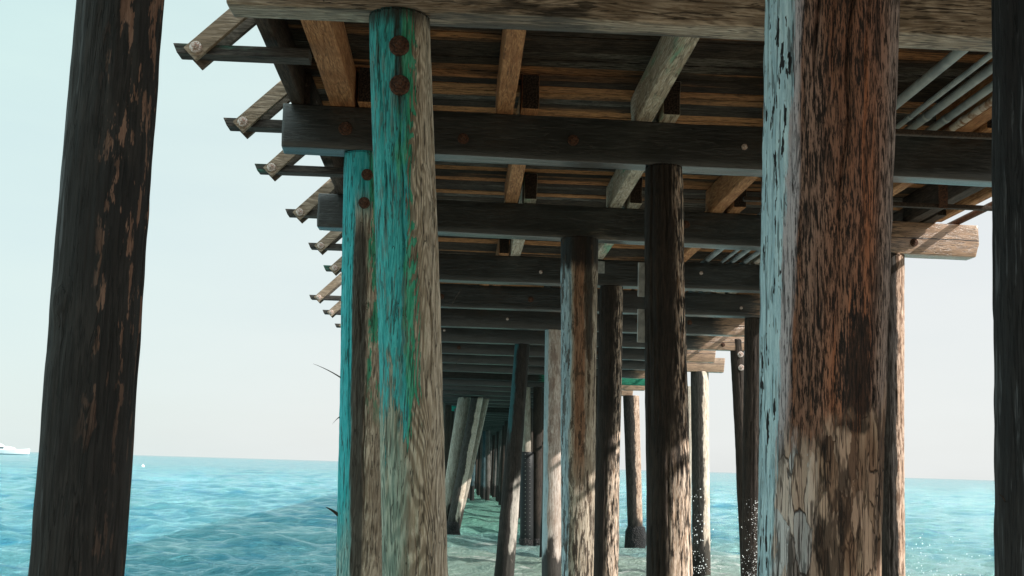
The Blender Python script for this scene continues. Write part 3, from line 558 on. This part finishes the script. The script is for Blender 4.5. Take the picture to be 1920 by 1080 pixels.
mk_dkt = lambda d, r_: pile_mat('dark pile with teal flakes', (.05, .042, .036), (.02, .018, .016), (.008, .007, .006), .2, .6, 50, .012, fn_dark_teal, 1.2, .85, d, r_)
mk_drk = lambda d, r_: pile_mat('plain dark pile', (.06, .045, .035), (.028, .022, .018), (.009, .008, .007), .2, .6, 45, .012, None, 1.1, .85, d, r_)
mk_gry = lambda d, r_: pile_mat('grey bleached pile', (.50, .45, .38), (.30, .26, .21), (.03, .025, .02), .3, .6, 40, .010, None, 1.3, .85, d, r_)

p_left = near_pile('near black tarred pile leaning at the left border, brown flakes down one side', None, (-1.22, 3.95, 2.61), (-1.23, 3.95, 4.56), .144, .144, 220, (2.2, 5.2), .016, .008, .009, 1, 1, mk=mk_blk)
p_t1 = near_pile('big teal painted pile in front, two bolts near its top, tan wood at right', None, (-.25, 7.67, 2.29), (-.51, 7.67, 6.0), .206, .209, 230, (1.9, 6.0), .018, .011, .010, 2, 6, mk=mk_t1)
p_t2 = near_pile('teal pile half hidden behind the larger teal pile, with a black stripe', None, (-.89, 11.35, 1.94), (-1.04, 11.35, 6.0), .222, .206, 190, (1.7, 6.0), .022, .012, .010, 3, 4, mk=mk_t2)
p_big = near_pile('thick red brown pile with a skylit pale blue edge and peeled wood near its foot', None, (1.21, 3.96, 2.67), (1.28, 3.96, 4.69), .200, .235, 260, (2.3, 5.2), .013, .010, .010, 4, 3, mk=mk_big)
p_rgt = near_pile('black pile cut by the right border, grey streaks in its grain', None, (2.055, 3.97, 2.69), (2.125, 3.97, 4.74), .215, .228, 140, (2.2, 5.2), .018, .010, .010, 5, 2, mk=mk_rgt)
p6 = near_pile('dark rough pile under the second beam, with grey plates nailed to its side', None, (2.04, 11.38, 2.01), (1.95, 11.38, 5.92), .222, .188, 120, (1.6, 6.0), .022, .014, .013, 6, 3, mk=mk_brk)
p7 = near_pile('reddish brown pile with a black top and a skylit pale blue edge, mid pier', None, (1.56, 15.27, 1.64), (1.50, 15.27, 5.89), .200, .250, 120, (1.3, 6.0), .025, .012, .012, 7, 4, mk=mk_ruf)
p8 = near_pile('dark pile with flaking brown bark, just right of the reddish brown pile', None, (2.42, 19.24, 1.3), (2.44, 19.24, 5.94), .205, .190, 90, (1., 6.0), .035, .016, .014, 8, 3, mk=mk_brk)
p9 = near_pile('smooth pale pinkish pile with dark foot, left of the reddish brown pile', None, (2.07, 25.74, .70), (1.98, 25.74, 5.87), .208, .175, 60, (.3, 6.0), .05, .004, .008, 9, 1, mk=mk_pal)
p10 = near_pile('dark leaning pile flecked with teal paint, alone at the centre of the pier', None, (1.19, 29.02, .37), (1.47, 29.02, 5.94), .245, .185, 60, (.2, 6.0), .05, .014, .014, 10, 2, mk=mk_dkt)
p11 = near_pile('sunlit pile at the outer edge, black on one side, behind the thick brown pile', None, (5.73, 15.6, 1.74), (5.79, 15.6, 5.87), .180, .205, 90, (1.4, 6.0), .03, .014, .012, 11, 2, mk=mk_spw)
p12 = near_pile('dark upright pile half hidden by the thick brown pile, with sea spray before it', None, (5.64, 22.65, 1.06), (5.70, 22.65, 6.08), .195, .195, 70, (.8, 6.0), .04, .014, .012, 12, 1, mk=mk_drk)
p13 = near_pile('thin dark leaning pile with two pale bolts near its top', None, (7.12, 29.0, .51), (6.86, 29.0, 6.06), .160, .165, 60, (.3, 6.2), .05, .012, .012, 13, 1, top=6.3, mk=mk_drk)
p14 = near_pile('outer pile half black and half sunlit white, under the end of a beam', None, (7.31, 35.4, .25), (7.22, 35.4, 5.87), .27, .27, 60, (-.3, 6.0), .06, .014, .014, 14, 1, mk=mk_spl)
p14b = near_pile('bleached white pile seen as a sliver beside the dark rough pile', None, (8.07, 41.7, .84), (8.06, 41.7, 6.0), .17, .17, 40, (-.3, 6.0), .1, .008, .010, 15, 0, mk=mk_gry)
p15 = near_pile('far pile with sunlit orange and white weathering and a dark mussel foot', None, (7.25, 48.1, 0), (6.99, 48.1, 5.72), .30, .33, 50, (-.5, 6.0), .08, .014, .014, 16, 0, mk=mk_spw)
bA = near_pile('most slanted of the three leaning piles, grey and behind the other two', None, (-.62, 51.3, 0), (.09, 51.3, 5.43), .25, .28, 40, (-.5, 6.0), .1, .012, .012, 17, 0, mk=mk_gry, top=5.9)
bB = near_pile('middle of the three leaning piles, dark with a barnacled foot', None, (-.22, 50.9, 0), (.63, 50.9, 5.45), .26, .26, 40, (-.5, 6.0), .1, .012, .012, 18, 0, mk=mk_spl, top=5.9)
bC = near_pile('thinnest of the three leaning piles, bleached white', None, (-.07, 51.6, 0), (.99, 51.6, 5.34), .19, .15, 40, (-.5, 6.0), .1, .010, .012, 19, 0, mk=mk_gry, top=5.9)
p18 = near_pile('far pile with tan top wrapped in a black studded sleeve', None, (2.66, 44.84, .2), (2.49, 44.84, 5.1), .20, .18, 40, (-.5, 6.0), .1, .008, .010, 20, 0, mk=mk_gry)
p19 = near_pile('slim black pile standing right beside the studded sleeve pile', None, (3.04, 44.85, .2), (2.91, 44.85, 6.1), .18, .17, 40, (-.5, 6.0), .1, .012, .012, 21, 0, mk=mk_drk)
# fittings on the piles
child_at(bolt('rust', (0, 0, 0), p_t1), p_t1, (-.49, 7.67-.222, 5.72)); child_at(bolt('rust', (0, 0, 0), p_t1), p_t1, (-.475, 7.67-.222, 5.45))
child_at(bolt('rust_s', (0, 0, 0), p_t2), p_t2, (-.985, 11.35-.222, 5.75)); child_at(bolt('rust_s', (0, 0, 0), p_t2), p_t2, (-1.0, 11.35-.222, 5.47))
for z in (5.91, 5.58): child_at(bolt('galv', (0, 0, 0), p13), p13, (6.90+(5.91-z)*.05, 29.0-.19, z)).scale = (1.5, 1.5, 1.5)
for z, h_ in ((4.86, .34), (4.40, .33)): plate('metal_plate', 1.80, z, 11.38+.01, .19, h_, M['plate'], p6, t=.03)
def splinter(par, p0, p1, rad, mat):
    p0 = np.array(p0); p1 = np.array(p1); mid = (p0+p1)/2+np.array([0, 0, .02]); G = []; tt = np.linspace(0, 1, 7); a_ = np.linspace(0, 2*np.pi, 6, endpoint=False)
    for t_ in tt:
        c_ = (1-t_)**2*p0+2*t_*(1-t_)*mid+t_*t_*p1; q = rad*(1-t_*.85); G.append(c_+np.stack([np.cos(a_)*q*.3, np.sin(a_)*q, np.cos(a_)*q], -1))
    G = np.array(G)-p0; o = link('splinter', grid_mesh('splinter', G), mat); return child_at(o, par, tuple(p0))
splinter(p_t2, (-1.14, 11.3, 3.78), (-1.42, 11.25, 3.91), .007, M['brace_dark']); splinter(p_t2, (-1.08, 11.3, 2.47), (-1.23, 11.24, 2.57), .022, M['stringer_dark'])
splinter(p_t2, (-1.14, 11.3, 3.42), (-1.21, 11.25, 3.34), .010, M['stringer_dark']); splinter(p_t1, (-.08, 7.55, 4.02), (-.02, 7.5, 4.12), .008, M['brace_dark'])
splinter(p_t1, (-.06, 7.55, 3.6), (.0, 7.5, 3.68), .007, M['brace_dark']); splinter(p_rgt, (1.84, 3.93, 2.93), (1.80, 3.9, 2.95), .004, M['stringer_dark'])
# studded sleeve
ja = cylinder('sleeve', (2.665, 44.84, .1), (2.575, 44.84, 3.55), .265, M['jacket'], None, 28, 6, bev=.02); child_at(ja, p18, (2.665, 44.84, .1))
bm = bmesh.new()
for k in range(22):
    for a_ in (-1.9, -1.25): bmesh.ops.create_icosphere(bm, subdivisions=1, radius=.015, matrix=Matrix.Translation((-.026*k*.155+.27*math.cos(a_), .27*math.sin(a_), .1+.155*k)))
me = bpy.data.meshes.new('stud_row'); bm.to_mesh(me); bm.free(); st = link('stud_row', me, M['plate']); st.parent = ja
# mussel collars at far feet
b = NB('mussel crust'); vv = b.vor(b.P, 22); M['mussel'] = b.done(b.mix(b.mr(vv.outputs['Distance'], .1, .5), (.05, .045, .04), (.012, .012, .013)), .6, b.bump(vv.outputs['Distance'], .05))
def collar(par, x, y_, rad, z1):
    th_ = np.linspace(0, 2*np.pi, 36, endpoint=False); zs = np.linspace(-.8, z1, 14); G = []
    for z in zs:
        q = rad*1.05+.10*np.sin(np.clip((z+.8)/(z1+.8), 0, 1)*np.pi)**.6; P = np.stack([np.cos(th_)*7*rad, np.sin(th_)*7*rad, np.full(36, z*6)], -1)+x*3; q = q+.10*fbm(P, 3)
        G.append(np.stack([np.cos(th_)*q, np.sin(th_)*q, np.full(36, z)], -1))
    o = link('mussel_collar', grid_mesh('mussel_collar', np.array(G)), M['mussel']); return child_at(o, par, (x, y_, 0))
collar(p15, 7.25, 48.1, .30, .75); collar(p18, 2.66, 44.84, .24, .35); collar(p19, 3.05, 44.85, .19, .35); collar(bB, -.2, 50.9, .26, .6)
# far piles: the ones that make the dark forest under the far deck
FM = [pile_mat('far dark pile', (.06, .045, .036), (.03, .024, .019), (.010, .009, .008), .2, .5, 30, .01, None, 1.2), pile_mat('far grey pile', (.16, .15, .14), (.08, .075, .065), (.02, .018, .016), .2, .5, 30, .01, None, 1.3), pile_mat('far blue grey pile', (.08, .14, .16), (.035, .06, .065), (.015, .015, .015), .2, .5, 30, .01, None, 1.3)]
rf = random.Random(21); protos = []
for k in range(6):
    me, org, d = pile_mesh('pier_pile', (0, 0, 0), ((k-2.5)*.10, 0, 6.0), .20, .185, -.8, 16, [-.8, 0, .6, 1.4, 2.4, 3.4, 4.4, 5.4, 5.99, 6.002], .0, .014, 40+k); me.materials.append(FM[k % 3] if k < 5 else FM[0]); protos.append(me)
lab_far = {0: 'slim pile in the dark forest of piles beneath the far end of the pier'}
for i, (y, sk) in enumerate(ROWS):
    n = i-7
    if n < 10: continue
    if y < 56: xs = [3.3, 4.3]
    elif y < 100: xs = [-1.35, -.55, 3.5, 4.6, 5.6]
    else: xs = [-1.3, -.1, 1.0, 2.4, 3.6, 4.8, 6.0]
    for x in xs:
        if n in (12, 14) and 2 < x < 3.4: continue
        o = bpy.data.objects.new('pier_pile', protos[rf.randrange(6)]); C.objects.link(o); o.location = (x+rf.uniform(-.3, .3), y, 0); o.rotation_euler = (0, 0, rf.choice([0, math.pi])+rf.uniform(-.3, .3))
        tag(o, lab_far[0], 'pile', 'far piles in the shadow under the pier')
# ------------------------------------------------------------------ spray thrown up beside the outer piles
rp = np.random.RandomState(4); bm = bmesh.new()
def drop(p, r_): bmesh.ops.create_icosphere(bm, subdivisions=1, radius=r_, matrix=Matrix.Translation(p))
for k in range(1500):
    zz = .35+2.2*rp.rand()**2.0; drop((5.45+rp.normal()*.13+.05*zz, 21.6+rp.normal()*.3, zz), .0028+.010*rp.rand()**4)
for k in range(160):
    zz = .2+2.4*rp.rand()**1.6; drop((6.75+rp.normal()*.25, 33.5+rp.normal()*.5, zz), .006+.018*rp.rand()**2.5)
for k in range(600):
    zz = .05+1.5*rp.rand()**1.8; drop((11.5+rp.normal()*1.5, 32.+rp.normal()*1.2, zz), .005+.013*rp.rand()**2.5)
me = bpy.data.meshes.new('sea_spray'); bm.to_mesh(me); bm.free()
b = NB('spray water'); M['spray'] = b.done((.88, .90, .90), .35, None, .5)
tag(link('sea_spray', me, M['spray']), 'white droplets of sea spray flying up beside the outer piles', kind='stuff')

# ------------------------------------------------------------------ yacht, buoy, sailing boat
b = NB('white gelcoat'); M['gel'] = b.done((.80, .79, .79), .35, None, .5)
b = NB('grey glazing'); M['glass'] = b.done((.10, .12, .14), .2, None, .5)
def loft(name, secs, mat, par, loc=(0, 0, 0)):
    G = np.array(secs, float); o = link(name, grid_mesh(name, G), mat, par, loc, smooth=False); return o
yt = empty('motor_yacht', (-415., 1100., 0)); tag(yt, 'white motor yacht on the horizon, cut by the left border', 'yacht')
yt.rotation_euler = (0, 0, math.radians(-3)); yt.scale = (1.3, 1.3, 1.3)
S = []
for x, hw, hz, ke in [(-22, 3.2, 3.0, .0), (-10, 3.6, 3.0, -.6), (2, 3.5, 3.3, -.8), (10, 2.6, 3.8, -.7), (15, 1.4, 4.2, -.3), (18.5, .12, 4.6, 1.2)]:
    S.append([(x, -hw, hz), (x, -hw*.85, .7), (x, 0, ke), (x, hw*.85, .7), (x, hw, hz)])
loft('hull', S, M['gel'], yt)
S = [[(x, -hw, 2.9), (x-dx, -hw*.9, zt), (x-dx, hw*.9, zt), (x, hw, 2.9)] for x, hw, zt, dx in [(-18, 2.8, 5.6, 0), (2, 2.8, 5.8, 0), (9, 2.2, 5.0, 2.4)]]; dh = loft('deckhouse', S, M['gel'], yt)
loft('window', [[(x, -2.86, 4.1), (x, -2.74, 5.2), (x, 2.74, 5.2), (x, 2.86, 4.1)] for x in (-15, 1)], M['glass'], dh)
S = [[(x, -hw, 5.5), (x-dx, -hw*.9, zt), (x-dx, hw*.9, zt), (x, hw, 5.5)] for x, hw, zt, dx in [(-15, 2.4, 7.8, -1), (-4, 2.4, 8.0, 1), (0, 2.1, 7.0, 2.0)]]; fb = loft('flybridge', S, M['gel'], yt)
loft('window', [[(x, -2.42, 6.3), (x, -2.3, 7.2), (x, 2.3, 7.2), (x, 2.42, 6.3)] for x in (-12, -4.5)], M['glass'], fb)
loft('radar_arch', [[(x-1, -1.6, 7.7), (x-2.5, -1.3, 10.4), (x-2.5, 1.3, 10.4), (x-1, 1.6, 7.7)] for x in (-9, -6.5)], M['gel'], yt)
ml = cylinder('mast', (-9, 0, 10), (-9.6, 0, 14), .14, M['gel'], None, 8, 2, r1=.05); ml.parent = yt; ml.location = (-9, 0, 10)
bu = empty('mooring_buoy', (-80., 305., 0)); tag(bu, 'small white round buoy floating on the open water', 'buoy')
th_ = np.linspace(0, 2*np.pi, 20, endpoint=False); G = np.array([[(.42*math.sin(p)*math.cos(a_), .42*math.sin(p)*math.sin(a_), .22-.42*math.cos(p)) for a_ in th_] for p in np.linspace(.08, math.pi-.08, 12)]); link('float_ball', grid_mesh('float_ball', G), M['gel'], bu)
c = cylinder('lifting_eye', (0, 0, .6), (0, 0, .86), .07, M['galv'], None, 10, 2, bev=.02); c.parent = bu
sb = empty('sailing_boat', (737., 1600., 0)); tag(sb, 'tiny sailing boat on the horizon beside the pile at the right border', 'sailing boat')
loft('hull', [[(x, -w_, 1.2), (x, 0, -.4), (x, w_, 1.2)] for x, w_ in ((-5, .9), (0, 1.5), (5, .1))], M['gel'], sb)
c = cylinder('mast', (.6, 0, 1), (.6, 0, 9), .09, M['galv'], None, 8, 2); c.parent = sb
loft('sail', [[(-3.6*t_+.5, -.03, 1.8+.1*t_), (-3.6*t_+.5, .03, 1.8+.1*t_), (.5-.4*t_, .03, 8.6-6.2*t_), (.5-.4*t_, -.03, 8.6-6.2*t_)] for t_ in (0, .5, 1)], M['gel'], sb)
